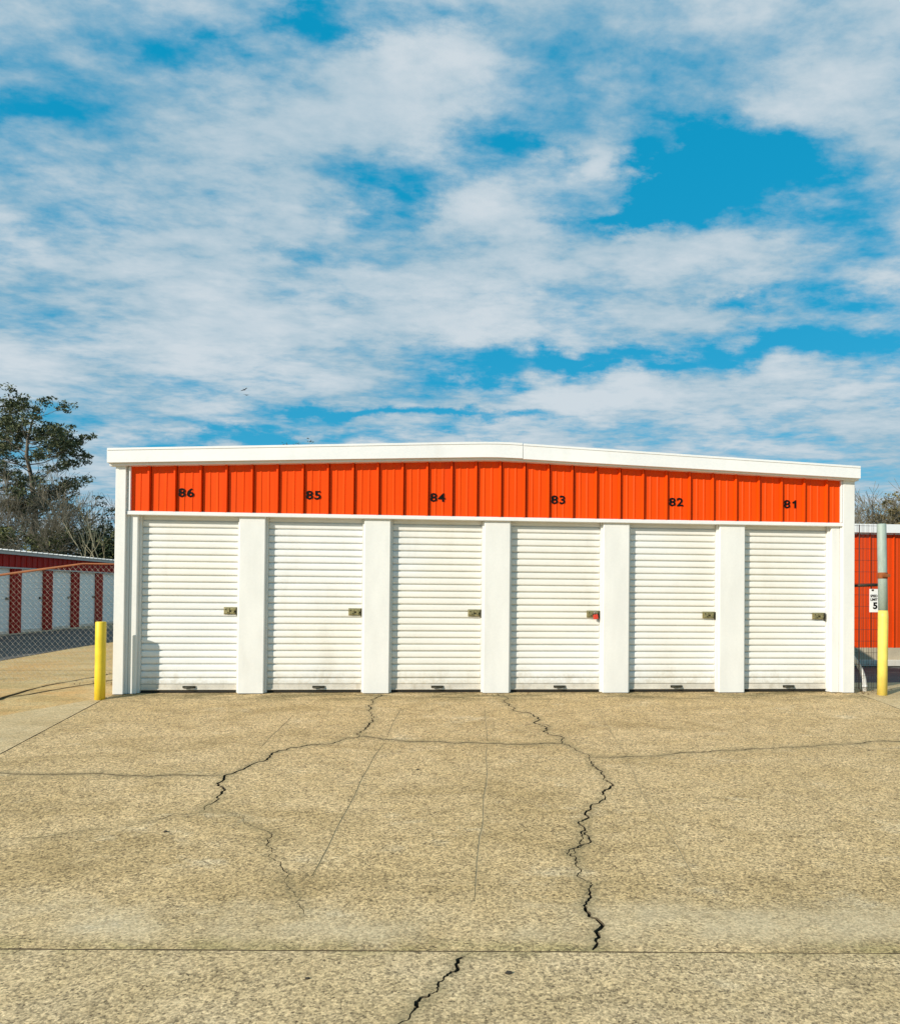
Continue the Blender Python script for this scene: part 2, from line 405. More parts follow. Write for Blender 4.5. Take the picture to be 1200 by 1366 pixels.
pave2 = slab('pavement', [(9.315,1.28),(9.315,-.2),(9.345,JL(9.345)+.008),(22,JL(22)+.008),(22,1.68)], [], .3, PALE)
# sandy yard left of the building, with two shallow grooves floored in dark green
yard = slab('yard', [(-.02,16.),(-.02,-.145),(-.62,-.965),(-1.92,-3.0),(-3.42,JL(-3.42)+.008),(-16,JL(-16)+.008),(-16,16)],
     [(CR['K1'],.055,.02,.06,.15,3,.9), (CR['K2'],.04,.02,.06,.15,3,.9)], .35, YARD, lift=-.012)
# far ground sheet, lower than the slabs and under them
g = MB(); gx = [-400,-200,-100,-60,-40,-30]+[x for x in range(-24, 41, 1)]+[50,70,120,220,400]; gy = [-120,-60,-30,-20]+[-15+i*.75 for i in range(0, 60)]+[33,40,55,80,130,220,420,800]
def GZ(x, y): return G(x, y) - (.075 if (-16.5 < x < 26.5 and -15.5 < y < 16.5) else .03)
nx = len(gx)
g.v = [(x, y, GZ(x, y)) for y in gy for x in gx]
for j in range(len(gy)-1):
    for i in range(nx-1):
        a = j*nx+i; g.f.append((a, a+1, a+nx+1, a+nx)); g.m.append(0); g.sm.append(True)
ground = tag(g.build('ground', GROUND), kind='structure')
slab('drive', [(9.32,1.3),(22,1.7),(22,7.9),(9.32,7.9)], [], .5, SHADEASPHALT, lift=-.02)  # dark grey over the main building's shadow area, adding to that shade
slab('drive', [(-4.3,16.),(-4.05,8.),(-3.75,4.),(-3.6,0.),(-4.2,-3),(-5,-5),(-7.99,-5.1),(-7.99,16.)], [], .5, SHADEASPHALT, lift=-.006)  # right-hand edge drawn along the left building's shadow

# ------------------------------------------------------------------ main storage building
bld = empty('storage_building', (0,0,0), label='long white storage building with six roll-up doors under an orange-red numbered band', cat='building')
PK = 4.6
def gable(x, e, p):                       # eave height e, peak height p, softened at the ridge
    t = math.sqrt(((x-PK)/4.66)**2 + .0012); return p - (p-e)*min(t, 1.02)
# body
m = MB(); xs = [.03, 1.5, 3, PK-.2, PK, PK+.2, 6.2, 7.7, 9.24]
zt = [gable(x, 2.74, 2.91) for x in xs]
n = len(xs)
vs = [(x, .16, 0-.05) for x in xs]+[(x, .16, z) for x, z in zip(xs, zt)]+[(x, 9., -.5) for x in xs]+[(x, 9., z) for x, z in zip(xs, zt)]
fs = []
for i in range(n-1):
    fs += [(i, i+1, n+i+1, n+i), (2*n+i+1, 2*n+i, 3*n+i, 3*n+i+1), (n+i, n+i+1, 3*n+i+1, 3*n+i)]
fs += [(0, n, 3*n, 2*n), (n-1, 3*n-1, 4*n-1, 2*n-1)]
m.raw(vs, fs)
for x0, sgn in ((.03, -1), (9.24, 1)):     # vertical ribs of the side walls
    for k in range(29):
        yy = .35+.3048*k; xa, xb = (x0-.028, x0-.001) if sgn < 0 else (x0+.001, x0+.024)
        m.box(xa, xb, yy-.02, yy+.02, -.02, 2.72)
m.build('wall', WHITE, bld)
# ribbed gable band
def siding_strip(m, x0, x1, z0, ztop, y0, ribs, sy=-1, rib_h=.036):
    pts = []
    for rx in ribs:
        for dx, d in ((-.017,0),(-.010,rib_h),(.010,rib_h),(.017,0),(.0175,-.028 if sy < 0 and rib_h > .03 else 0),(.028,-.028 if sy < 0 and rib_h > .03 else 0),(.0285,0)): pts.append((rx+dx, d))
        for c in (.105, .200):
            for dx, d in ((-.016,0),(-.007,.006),(.007,.006),(.016,0)): pts.append((rx+c+dx, d))
    pts = sorted([p for p in pts if x0+.002 < p[0] < x1-.002]); pts = [(x0, 0)]+pts+[(x1, 0)]
    for (xa, da), (xb, db) in zip(pts, pts[1:]):
        m.face([(xa, y0+sy*da, z0), (xb, y0+sy*db, z0), (xb, y0+sy*db, ztop(xb)), (xa, y0+sy*da, ztop(xa))])
m = MB(); siding_strip(m, .150, 9.105, 2.20, lambda x: gable(x, 2.775, 2.945), .0, [.372+.3048*i for i in range(-1, 30)])
m.build('siding', SIDING, bld, fix=False)
m = MB()
for a, b in zip(xs, xs[1:]): m.raw([(a,.045,2.17),(b,.045,2.17),(b,.045,gable(b,2.75,2.92)),(a,.045,gable(a,2.75,2.92)),(a,.158,2.17),(b,.158,2.17),(b,.158,gable(b,2.75,2.92)),(a,.158,gable(a,2.75,2.92))], [(0,1,2,3),(4,7,6,5),(0,4,5,1)])
m.build('header_beam', WHITE, bld)
# header trim: drip flashing above the doors
m = MB(); m.prism_x([(.06,2.166),(-.036,2.166),(-.040,2.170),(-.040,2.206),(-.034,2.212),(.004,2.216),(.06,2.216)], .125, 9.145); m.build('header_trim', WHITE_TRIM, bld)
m = MB(); m.box(.150,.1665,-.040,.004,2.217,2.745,0,.003); m.build('band_edge_trim', WHITE_TRIM, bld)
m = MB(); m.box(9.095,9.112,-.040,.004,2.217,2.76,0,.003); m.build('band_edge_trim', WHITE_TRIM, bld)
# corner posts (formed trim with a rib) and pillars
def corner(x0, x1, xin, zt_):
    m = MB(); m.box(x0, x1, -.058, .12, .004, zt_, 0, .006)
    m.box(min(xin, x1) if xin > x1 else xin, max(xin, x0) if xin < x0 else xin+.0001, -.020, .1, .004, zt_-.002) if False else None
    return m
m = MB(); m.box(.0,.120,-.058,.30,.004,2.752,0,.006); m.box(.1205,.150,-.006,.16,.006,2.745); m.build('corner_post', WHITE, bld)
m = MB(); m.box(9.118,9.273,-.050,.30,.004,2.768,0,.006); m.box(9.098,9.1175,-.012,.16,.006,2.164); m.build('corner_post', WHITE, bld)
DL = [.2478+1.5155*i for i in range(6)]; DR = [1.4426,2.957,4.4465,5.966,7.486,8.9855]
DL = [.2478,1.7566,3.2794,4.7775,6.3058,7.825]
def pillar(a, b):
    m = MB()
    # face panel with slightly rolled edges and returns to the door guides
    prof = [(a,.16),(a,.010),(a+.004,.003),(a+.010,.0),(b-.010,.0),(b-.004,.003),(b,.010),(b,.16)]
    vs = [(x, y, .006) for x, y in prof]+[(x, y, 2.168) for x, y in prof]; k = len(prof)
    m.raw(vs, [(i, i+1, k+i+1, k+i) for i in range(k-1)]+[tuple(range(k, 2*k))])
    return m.build('pillar', WHITE, bld)
pillar(.1505,.2478)
for i in range(5): pillar(DR[i], DL[i+1])
pillar(DR[5], 9.0978)
# roof, fascia, soffit
def gab_prism(m, x0, x1, y0, y1, lo, hi, extra=()):
    X = sorted(set([x0, x1]+[x for x in [PK-1.2,PK-.6,PK-.3,PK-.15,PK,PK+.15,PK+.3,PK+.6,PK+1.2, 2, 7.5] if x0 < x < x1])); k = len(X)
    vs = [(x, y0, lo(x)) for x in X]+[(x, y0, hi(x)) for x in X]+[(x, y1, lo(x)) for x in X]+[(x, y1, hi(x)) for x in X]
    fs = []
    for i in range(k-1): fs += [(i,i+1,k+i+1,k+i),(2*k+i+1,2*k+i,3*k+i,3*k+i+1),(k+i,k+i+1,3*k+i+1,3*k+i),(i+1,i,2*k+i,2*k+i+1)]
    fs += [(0,k,3*k,2*k),(k-1,3*k-1,4*k-1,2*k-1)]
    m.raw(vs, fs)
m = MB(); gab_prism(m, -.05, 9.28, -.10, 9.15, lambda x: gable(x,2.80,2.975)+.03, lambda x: gable(x,2.90,3.085)); 
for k in range(31): m.box(-.04+.3048*k, -.01+.3048*k, -.09, 9.14, gable(-.025+.3048*k,2.90,3.085), gable(-.025+.3048*k,2.90,3.085)+.03) if k < 30 else None
m.build('roof', ROOF, bld)
lo = lambda x: gable(x, 2.772, 2.950) + .018*sm((x-PK)/4.6); hi = lambda x: gable(x, 2.940, 3.137)
m = MB(); gab_prism(m, -.066, 4.905, -.150, -.102, lo, hi); gab_prism(m, -.062, 4.900, -.157, -.1505, lambda x: hi(x)-.022, lambda x: hi(x)+.004)
m.box(-.066,-.020,-.1015,9.1,2.77,2.94); m.build('fascia', WHITE_TRIM, bld)
m = MB(); gab_prism(m, 4.911, 9.291, -.154, -.102, lambda x: lo(x)-.008, lambda x: hi(x)-.004); gab_prism(m, 4.914, 9.287, -.161, -.1545, lambda x: hi(x)-.026, lambda x: hi(x)-.001)
m.box(9.245,9.291,-.1015,9.1,2.785,2.94); m.build('fascia', WHITE_TRIM, bld)
m = MB(); gab_prism(m, -.056, 9.300, -.098, .0, lambda x: lo(x)-.030, lambda x: lo(x)+.0); m.build('soffit_trim', WHITE_TRIM, bld)

# roll-up doors
def door_meshes(i):
    a, b = DL[i], DR[i]; w = b-a
    z0, z1, pitch = .108, 2.20, .0838; yd = .104
    prof = []; z = z0
    while z < z1:
        jit = random.uniform(-.0012,.0012)
        for dz, d in ((0,0),(.0025,.0110),(.008,.0150),(.022,.0168),(.046,.0168),(.062,.0150),(.0675,.0110),(.0692,0),(.0698,-.010),(.0830,-.010)): prof.append((z+dz, yd-d-jit))
        z += pitch
    m = MB()
    # the slats stop short of the guides, the curtain edge lies flat
    for (za, ya), (zb, yb) in zip(prof, prof[1:]):
        m.face([(a+.030,ya,za),(b-.034,ya,za),(b-.034,yb,zb),(a+.030,yb,zb)])
        m.face([(a+.004,yd,za),(a+.030,ya,za),(a+.030,yb,zb),(a+.004,yd,zb)])
        m.face([(b-.034,ya,za),(b-.010,yd,za),(b-.010,yd,zb),(b-.034,yb,zb)])
    d = m.build('roller_door', DOORM, bld, fix=False)
    m = MB(); m.box(a+.006,b-.010,yd-.018,yd+.012,.034,.106,0,.004); m.box(a+.010,b-.014,yd-.030,yd-.018,.040,.052,0,.002); m.build('bottom_bar', BAR, d)
    m = MB(); m.box(a+.004,b-.006,yd-.010,yd+.010,.004,.0335,0,.006); m.build('rubber_seal', RUBBER, d)
    m = MB(); m.box(a+.0005,a+.022,.052,yd+.03,.006,2.165,0,.002); m.build('door_guide', WHITE, d)
    m = MB(); m.box(b-.024,b-.0005,.050,yd+.03,.006,2.165,0,.002); m.build('door_guide', WHITE, d)
    # pull handle on the bottom bar
    c = a+w*.5+random.uniform(-.03,.06); m = MB()
    m.box(c-.075,c+.075,yd-.026,yd-.0305+.0,.062,.088,0,.002)
    m.tube([(c-.06,yd-.028,.076),(c-.055,yd-.058,.070),(c,yd-.066,.066),(c+.055,yd-.058,.070),(c+.06,yd-.028,.078)], .008, 8)
    m.build('pull_handle', DARKMETAL, d)
    # slide latch
    lz = 1.012-.004*i; c = b-.105-(.02 if i == 5 else 0); m = MB()
    y = yd-.015
    m.box(c-.088,c+.070,y-.008,y,lz-.045,lz+.045,0,.002)
    m.box(c-.078,c-.016,y-.030,y-.0085,lz-.034,lz+.034,0,.004)
    m.box(c-.010,c+.060,y-.024,y-.0085,lz+.006,lz+.030,0,.003)
    m.box(c-.010,c+.060,y-.024,y-.0085,lz-.036,lz-.016,0,.003)
    m.box(c-.012,c+.062,y-.018,y-.0086,lz-.012,lz+.003,1,.002)
    m.box(c+.066,c+.080,y-.034,y-.004,lz-.060,lz+.042,1,.003)
    m.tube([(c+.03,y-.05,lz-.004),(c+.03,y-.006,lz-.004)], .016, 10, 0 if i != 3 else 1)
    m.tube([(c-.060,y-.030,lz+.018),(c-.060,y-.036,lz+.018)], .007, 8, 1); m.tube([(c-.034,y-.030,lz-.018),(c-.034,y-.036,lz-.018)], .007, 8, 1)
    m.build('latch', [BRASS, DARKMETAL], d)
    return d, c, lz, y
dinfo = [door_meshes(i) for i in range(6)]
dinfo[3][0]['label'] = 'white roll-up door under number 83 whose latch carries a red padlock'
# unit numbers
def text_mesh(name, s, size, mat, parent, M, bold=.0, sx=1., ext=.0012, spacing=1.):
    cu = bpy.data.curves.new(name, 'FONT'); cu.body = s; cu.size = size; cu.align_x = 'CENTER'; cu.align_y = 'CENTER'
    cu.extrude = ext; cu.offset = bold; cu.space_character = spacing; cu.resolution_u = 6
    t = bpy.data.objects.new(name+'_tmp', cu); col.objects.link(t)
    dg = bpy.context.evaluated_depsgraph_get(); me = bpy.data.meshes.new_from_object(t.evaluated_get(dg))
    bpy.data.objects.remove(t); bpy.data.curves.remove(cu)
    me.materials.clear(); me.materials.append(mat); me.name = name
    me.transform(M @ Matrix.Diagonal((sx,1,1,1)))
    o = bpy.data.objects.new(name, me); col.objects.link(o); o.parent = parent
    return o
def one_glyph(h):
    """a bold numeral one with its flag"""
    m = MB(); p = [(.004,-h/2),(.030,-h/2),(.030,h/2),(.010,h/2),(.004,h/2-.012),(-.022,h/2-.024),(-.022,h/2-.043),(.004,h/2-.036)]
    k = len(p); m.raw([(x,y,0) for x, y in p]+[(x,y,.0024) for x, y in p], [tuple(range(k))[::-1], tuple(range(k, 2*k))]+[(i,(i+1) % k,k+(i+1) % k,k+i) for i in range(k)])
    return m
for i, t_ in enumerate(('86','85','84','83','82','81')):
    cx = .372+.3048*(1+5*i)+.132
    X0 = Matrix.Translation((cx, -.0085, 2.441)) @ Matrix.Rotation(R(90), 4, 'X')
    o = text_mesh('unit_number', t_ if t_ != '81' else '8', .145, BLACK, bld, X0 if t_ != '81' else X0 @ Matrix.Translation((-.050,0,0)), .0038, 1.22, .0012, 1.14)
    if t_ == '81':
        zs = [v.co.z for v in o.data.vertices]; g1 = one_glyph(max(zs)-min(zs)-.004)
        me2 = bpy.data.meshes.new('one'); me2.from_pydata(g1.v, [], g1.f); me2.transform(Matrix.Translation((0,0,(max(zs)+min(zs))/2-2.441)) @ X0 @ Matrix.Translation((.044,0,-.0012)))
        bm = bmesh.new(); bm.from_mesh(o.data); bm.from_mesh(me2); bmesh.ops.recalc_face_normals(bm, faces=bm.faces[:]); bm.to_mesh(o.data); bm.free(); bpy.data.meshes.remove(me2)
    o['label'] = 'black number %s on the orange-red band' % t_
# padlock hanging on the latch of door 83
d3, lc, lz, ly = dinfo[3]
m = MB(); m.box(-.030,.030,-.013,.013,-.060,.0,0,.007); lock = m.build('padlock', LOCKRED)
lock.location = (lc+.015, ly-.052, lz-.004); lock.rotation_euler = (0, R(-8), 0)
tag(lock, 'small red padlock hanging on the latch of the white door numbered 83', 'padlock')
m = MB(); m.tube([(-.018,0,-.004),(-.018,0,.018),(-.011,0,.030),(0,0,.035),(.011,0,.030),(.018,0,.018),(.018,0,-.004)], .0045, 8); m.build('shackle', STEEL, lock)

# ------------------------------------------------------------------ bollard, gate, pipe on the sides
def cyl(m, x, y, z0, z1, r, n=24, mi=0, dome=.008):
    prof = [(0, r), ((z1-z0)*.3, r*1.002), ((z1-z0)*.7, r*.998), (z1-z0-dome, r), (z1-z0-dome*.3, r-dome*.3), (z1-z0, r-dome)]
    m.tube([(x, y, z0+p) for p, _ in prof], [q for _, q in prof], n, mi)
bol = MB(); cyl(bol, 0, 0, -.05, .905, .0585, 28); b_o = bol.build('bollard', YELLOW)
b_o.location = (-.046, -.285, G(-.05,-.285)); tag(b_o, 'yellow steel bollard at the left corner of the white storage building', 'bollard')

post = empty('gate_post', (9.602, -.14, G(9.58,-.1)), label='tall round post, yellow below and green-grey above, right of the white building', cat='post')
m = MB(); m.tube([(-.006,0,-.05),(.0,0,.5),(.002,0,.70),(.006,0,1.0),(.004,0,1.085)], [.060,.060,.061,.063,.057], 24)
m.build('lower_sleeve', PALEYELLOW, post)
m = MB(); m.tube([(.004,0,1.0852),(-.004,0,1.5),(-.018,0,2.19),(-.018,0,2.205)], [.056,.056,.055,.048], 24); m.build('upper_pipe', GREENGREY, post)
m = MB(); m.tube([(-.004,0,1.495),(-.004,0,1.50),(-.004,0,1.57),(-.004,0,1.575)], [.057,.0605,.0605,.057], 24); m.box(-.05,.05,-.085,-.06,1.515,1.555,0,.004); m.build('clamp_band', RUST, post)

gate = empty('wire_gate', (9.28, .05, G(9.3,.05)), label='dark wire gate between the white building and the yellow and green post', cat='gate')
m = MB(); gx1 = .405
m.tube([(.0,0,1.395),(gx1,0,1.41)], .020, 10); m.build('cross_rail', DARKMETAL, gate)
m = MB(); m.tube([(gx1+.0,0,.05),(gx1,0,2.26)], .017, 10); m.tube([(gx1,0,2.26),(gx1,0,2.29)], [.020,.012], 10); m.build('end_post', DARKMETAL, gate)
m = MB(); m.tube([(.115,0,.04),(.115,0,2.2)], .0065, 6); m.build('stay_bar', DARKWIRE, gate)
m = MB()
for k in range(12):
    x = .012+k*.034
    if x < gx1-.01: m.tube([(x, .008*((k % 2)*2-1), .04), (x, .008*((k % 2)*2-1), 2.21)], .0022, 4)
for k in range(15): m.tube([(.0, 0, .06+k*.152), (gx1, 0, .06+k*.152)], .0022, 4)
m.build('wire_mesh', DARKWIRE, gate)

m = MB(); m.tube([(9.285,.16,.56),(9.335,.13,.475),(9.372,.12,.425),(9.420,.12,.36),(9.470,.12,.27),(9.500,.12,.19),(9.513,.12,.10),(9.516,.12,-.02)], .029, 14)
pipe = m.build('drain_pipe', PVC); tag(pipe, 'short curved white pipe bending down to the ground beside the right corner post', 'pipe')
m = MB(); m.tube([(9.513,.12,.045),(9.514,.12,.085)], .034, 14); m.build('collar', PVC, pipe)

sign = empty('speed_sign', (9.588, .015, 1.20), label='small white speed limit 5 sign hanging on the wire gate behind the post', cat='sign')
m = MB(); m.box(-.074,.074,-.004,0,-.150,.155,0,.0015); m.build('panel', SIGNW, sign)
for s, z, sz, bo, w in (('SPEED',.062,.046,.0012,.78),('LIMIT',.015,.046,.0012,.9),('5',-.068,.115,.005,1.1)):
    text_mesh('lettering', s, sz, BLACK, sign, Matrix.Translation((-.014 if s != '5' else .004,-.0058,z)) @ Matrix.Rotation(R(90),4,'X'), bo, w, .0008)
m = MB(); m.box(-.046,-.016,-.0075,-.0042,.128,.150,0,.001); m.tube([(-.03,0,.140),(-.03,.03,.185)], .004, 6); m.build('hanger', DARKMETAL, sign)

# ------------------------------------------------------------------ chain-link fence on the left
fence = empty('chain_link_fence', (0, 1.0, 0), label='chain-link fence with a rusty top rail running left from the white building', cat='fence')
def ftop(x): return 1.60 if x > -.84 else (1.60+.155*(x+.84) if x > -2.4 else 1.358)
m = MB(); hh = .0355; x0, x1 = -7.6, -.015
r = .0012
for fam in (1, -1):
    k = -60
    for k in range(-70, 240):
        # wires at 45 degrees, clipped to the fence outline, slightly wavy
        P = []
        for j in range(0, 60):
            z = .02+j*.038
            x = x0+k*.0355*2*.5*2*.5*2+fam*z*(.0355/.038)
            if x0 <= x <= x1 and z <= ftop(x): P.append((x, fam*.004*(1 if j % 2 else -1), z+G(x,1)))
        if len(P) > 1: m.tube(P, r, 3, 0, False, False)
m.build('wire_mesh', GALV, fence, fix=False)
m = MB(); m.tube([(x, .012, ftop(x)+.0) for x in (-7.6,-5,-2.4,-1.9,-1.32,-.84,-.5,-.015)], [.016,.016,.016,.016,.015,.011,.009,.009], 10); m.build('top_rail', RAILRUST, fence)
for x in (-7.5,-5.2,-2.95):
    m = MB(); m.tube([(x,.03,-.05),(x,.03,ftop(x)-.02 if x < -.8 else 1.50)], .012, 12); m.tube([(x,.03,ftop(x)-.02 if x < -.8 else 1.50),(x,.03,ftop(x)+.02 if x < -.8 else 1.53)], [.020,.010], 12); m.build('fence_post', DULLPOST, fence)
m = MB(); m.tube([(-.03,.0,.03),(-.03,.0,1.6)], .006, 6); m.build('tension_bar', GALV, fence)

# ------------------------------------------------------------------ left storage building (in its own shade)
lb = empty('storage_building', (-8, 0, 0), label='low dark red storage building with grey-white doors behind the chain-link fence', cat='building')
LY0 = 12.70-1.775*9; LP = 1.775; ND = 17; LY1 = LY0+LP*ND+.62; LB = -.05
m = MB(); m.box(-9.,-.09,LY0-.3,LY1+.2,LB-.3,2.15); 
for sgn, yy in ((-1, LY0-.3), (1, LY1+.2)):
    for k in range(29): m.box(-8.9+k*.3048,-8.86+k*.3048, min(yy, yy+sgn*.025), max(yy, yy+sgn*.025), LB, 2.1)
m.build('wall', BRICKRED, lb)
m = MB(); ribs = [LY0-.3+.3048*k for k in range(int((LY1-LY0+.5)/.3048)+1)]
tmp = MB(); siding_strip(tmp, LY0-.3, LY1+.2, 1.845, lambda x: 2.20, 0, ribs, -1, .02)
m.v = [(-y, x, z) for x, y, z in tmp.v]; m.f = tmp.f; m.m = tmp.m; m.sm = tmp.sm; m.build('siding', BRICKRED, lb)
m = MB(); m.box(-.1,.045,LY0-.3,LY1+.2,1.802,1.842,0,.004); m.build('header_trim', GREYTRIM, lb)
m = MB(); m.box(-.05,.13,LY0-.4,LY1+.3,2.19,2.275,0,.004); m.build('eave_trim', GREYTRIM, lb)
m = MB(); m.raw([(.16,LY0-.42,2.277),(.16,LY1+.32,2.277),(-9.1,LY1+.32,2.42),(-9.1,LY0-.42,2.42),(.16,LY0-.42,2.292),(.16,LY1+.32,2.292),(-9.1,LY1+.32,2.435),(-9.1,LY0-.42,2.435)], [(0,3,2,1),(4,5,6,7),(0,1,5,4),(1,2,6,5),(2,3,7,6),(3,0,4,7)])
for k in range(int((LY1-LY0+.6)/.3048)):
    y = LY0-.35+.3048*k
    m.raw([(.165,y-.03,2.2925),(.165,y+.03,2.2925),(-9.1,y+.03,2.436),(-9.1,y-.03,2.436),(.165,y-.014,2.325),(.165,y+.014,2.325),(-9.1,y+.014,2.468),(-9.1,y-.014,2.468)], [(4,5,6,7),(0,1,5,4),(1,2,6,5),(3,0,4,7)])
m.build('roof', ROOF, lb)
m = MB(); m.box(-.2,.02,LY0-.3,LY1+.2,LB-.3,LB+.02,0,.01); m.build('plinth', PLINTH, lb)
first_p = first_d = None
def dup_child(o, dy):
    c = o.copy(); col.objects.link(c); c.parent = o.parent; c.location = (o.location.x, o.location.y+dy, o.location.z); return c
for k in range(ND+1):
    if k == 0:
        m = MB(); m.box(-.095,.0,LY0+.03,LY0+.545,LB+.021,1.80,0,.006)
        for t in (.12,.29,.46): m.box(0,.012,LY0+t-.02,LY0+t+.02,LB+.03,1.79)
        first_p = m.build('pillar', BRICKRED, lb)
        m = MB(); ya, yb = LY0+.545, LY0+LP+.03; z = LB+.05
        while z < 1.84:
            for a, b, c, d in ((0,0,.006,.012),(.006,.012,.066,.012),(.066,.012,.072,0),(.072,0,.0838,0)):
                m.face([(-.07+b,ya,z+a),(-.07+b,yb,z+a),(-.07+d,yb,z+c),(-.07+d,ya,z+c)])
            z += .0838
        first_d = m.build('roller_door', GREYDOOR, lb)
        m = MB(); m.box(-.058,-.03,yb-.20,yb-.06,.93,.99,0,.003); lt = m.build('latch', DARKMETAL, first_d)
        m = MB(); m.box(-.09,-.045,ya+.01,yb-.01,LB+.021,LB+.10,0,.004); bb = m.build('bottom_bar', BAR, first_d)
    else:
        dup_child(first_p, LP*k)
        if k < ND:
            d = dup_child(first_d, LP*k)
            for ch in (lt, bb):
                c = ch.copy(); col.objects.link(c); c.parent = d

# ------------------------------------------------------------------ right storage building
rb = empty('storage_building', (11.5, 8, 0), label='orange-red ribbed metal building on a concrete plinth behind the wire gate', cat='building')
RW = 14.; m = MB(); m.box(0,RW,.04,9,-.42,2.80); m.build('wall', RED_BACK, rb)
m = MB(); siding_strip(m, 0, RW, .0, lambda x: 2.78, 0, [.1+.3048*i for i in range(46)]); m.build('siding', RED_BACK, rb, fix=False)
m = MB(); m.box(-.1,RW+.1,-.16,-.02,2.775,2.985,0,.01); m.box(-.1,RW+.1,-.03,.05,2.745,2.774,0,.004); m.build('gutter', WHITE_TRIM, rb)
m = MB(); m.raw([(-.1,-.02,2.95),(RW+.1,-.02,2.95),(RW+.1,9.1,3.3),(-.1,9.1,3.3),(-.1,-.02,2.97),(RW+.1,-.02,2.97),(RW+.1,9.1,3.32),(-.1,9.1,3.32)], [(0,3,2,1),(4,5,6,7),(0,1,5,4),(1,2,6,5),(2,3,7,6),(3,0,4,7)]); m.build('roof', ROOF, rb)
m = MB(); m.box(-.05,RW+.05,-.03,.2,-.6,.0-.003,0,.01); m.build('plinth', PLINTH, rb)
m = MB(); m.box(-.08,RW+.08,-.12,.0,-.44,-.29,0,.015); m.build('plinth_ledge', PLINTH2, rb)

# ------------------------------------------------------------------ vegetation
def leafmat(name, a, b, c):
    m, T, P, O = new_mat(name, .7, 0, .3)
    gi = T.n('ShaderNodeNewGeometry')
    n1 = T.noise(O, .9, 3, .6); rnd = gi.outputs['Random Per Island']
    cc = T.mix(T.ramp(n1, .35, .65), a, b); cc = T.mix(T.math('MULTIPLY', rnd, .6), cc, c)
    T.put(P.inputs['Base Color'], cc)
    return m
PINE = leafmat('pine_needles', (.040,.062,.026), (.075,.095,.036), (.14,.135,.06))
OLIVE = leafmat('olive_leaves', (.095,.105,.030), (.055,.07,.026), (.19,.18,.065))
DARKLEAF = leafmat('dark_leaves', (.018,.034,.020), (.030,.045,.020), (.06,.07,.03))
BROWNLEAF = leafmat('brown_leaves', (.17,.12,.045), (.10,.105,.035), (.22,.17,.08))
BARK = paint('grey_bark', (.16,.13,.095), .9, .35, 2., stretch=(1,1,.4))
TWIG = paint('grey_twigs', (.19,.165,.115), .9, .35, .8)
PALEBARK = paint('pale_bark', (.42,.36,.22), .85, .2, 2.)

def grow(rnd, p, d, L, r, lev, maxlev, segs, ends, spread=.6, up=.15, kids=(3,5), taper=.62, bend=.16):
    """recursive limb; segs gets (points, radii, level), ends the tips"""
    n = 4 if lev < 2 else 3; pts = [p.copy()]; rad = [r]; dd = d.copy()
    for i in range(n):
        dd = (dd+Vector((rnd.gauss(0,bend), rnd.gauss(0,bend), rnd.gauss(0,bend)+up*.3))).normalized()
        pts.append(pts[-1]+dd*L/n); rad.append(r*(1-(1-taper*.75)*(i+1)/n))
    segs.append((pts, rad, lev))
    if lev >= maxlev: ends.append((pts[-1], dd)); return
    k = rnd.randint(*kids)
    for j in range(k):
        f = rnd.uniform(.35 if lev else .45, 1.); x = f*n; i = min(int(x), n-1); q = pts[i].lerp(pts[i+1], x-i)
        a = Vector((rnd.gauss(0,1), rnd.gauss(0,1), rnd.gauss(0,.6))); a = (a-dd*a.dot(dd)).normalized()
        nd = (dd*(1-spread*.5)+a*spread*rnd.uniform(.6,1.25)+Vector((0,0,up))).normalized()
        grow(rnd, q, nd, L*rnd.uniform(.52,.78), max(rad[i]*rnd.uniform(.42,.62), .005), lev+1, maxlev, segs, ends, spread, up, kids, taper, bend)
    grow(rnd, pts[-1], dd, L*rnd.uniform(.55,.75), rad[-1]*.85, lev+1, maxlev, segs, ends, spread, up, kids, taper, bend)

def leaves(m, rnd, c, rad, n, size, flat=.7, lo=None):
    for _ in range(n):
        while True:
            q = Vector((rnd.uniform(-1,1), rnd.uniform(-1,1), rnd.uniform(-1,1)))
            if q.length < 1: break
        q = Vector((q.x*rad, q.y*rad, q.z*rad*flat))+c
        a = Vector((rnd.gauss(0,1), rnd.gauss(0,1), rnd.gauss(0,.7))).normalized(); b = a.cross(Vector((rnd.gauss(0,1), rnd.gauss(0,1), rnd.gauss(0,1)))).normalized()
        s = size*rnd.uniform(.6,1.4)
        m.face([q-a*s, q+b*s*.38, q+a*s, q-b*s*.38])

def bare_tree(name, x, y, h, seed, label, group, trunk_r=.14, lev=4, kids=(3,4), spread=.62, up=.16, bark=None, twig=None, lean=(0,0), foliage=None, fol_n=0, fol_r=.5, fol_size=.1, fol_frac=1., first=.42, minz=-9):
    rnd = random.Random(seed); segs = []; ends = []
    d = Vector((lean[0], lean[1], 1)).normalized()
    grow(rnd, Vector((0,0,-.2)), d, h*first, trunk_r, 0, lev, segs, ends, spread, up, kids)
    top = max(max(p.z for p in s[0]) for s in segs); k = h/top
    root = empty(name, (x, y, -.1), rnd.uniform(0, 6), label, 'tree', group)
    t = MB(); c = MB()
    for pts, rad, l in segs:
        pts = [p*k for p in pts]
        if l <= 1: t.tube(pts, rad, 6 if l == 0 else 5, 0, False)
        else: c.tube(pts, [max(q, .009) for q in rad], 3, 0, False, False)
    t.build('trunk', bark or BARK, root, fix=False)
    mats = [twig or TWIG]
    if foliage:
        mats.append(foliage); f = MB()
        for e, dd in ends:
            if rnd.random() < fol_frac and e.z*k > minz: leaves(f, rnd, e*k, fol_r*rnd.uniform(.5,1.3), fol_n, fol_size, .55)
        c.raw(f.v, f.f, 1)
    c.build('crown', mats, root, fix=False)
    return root

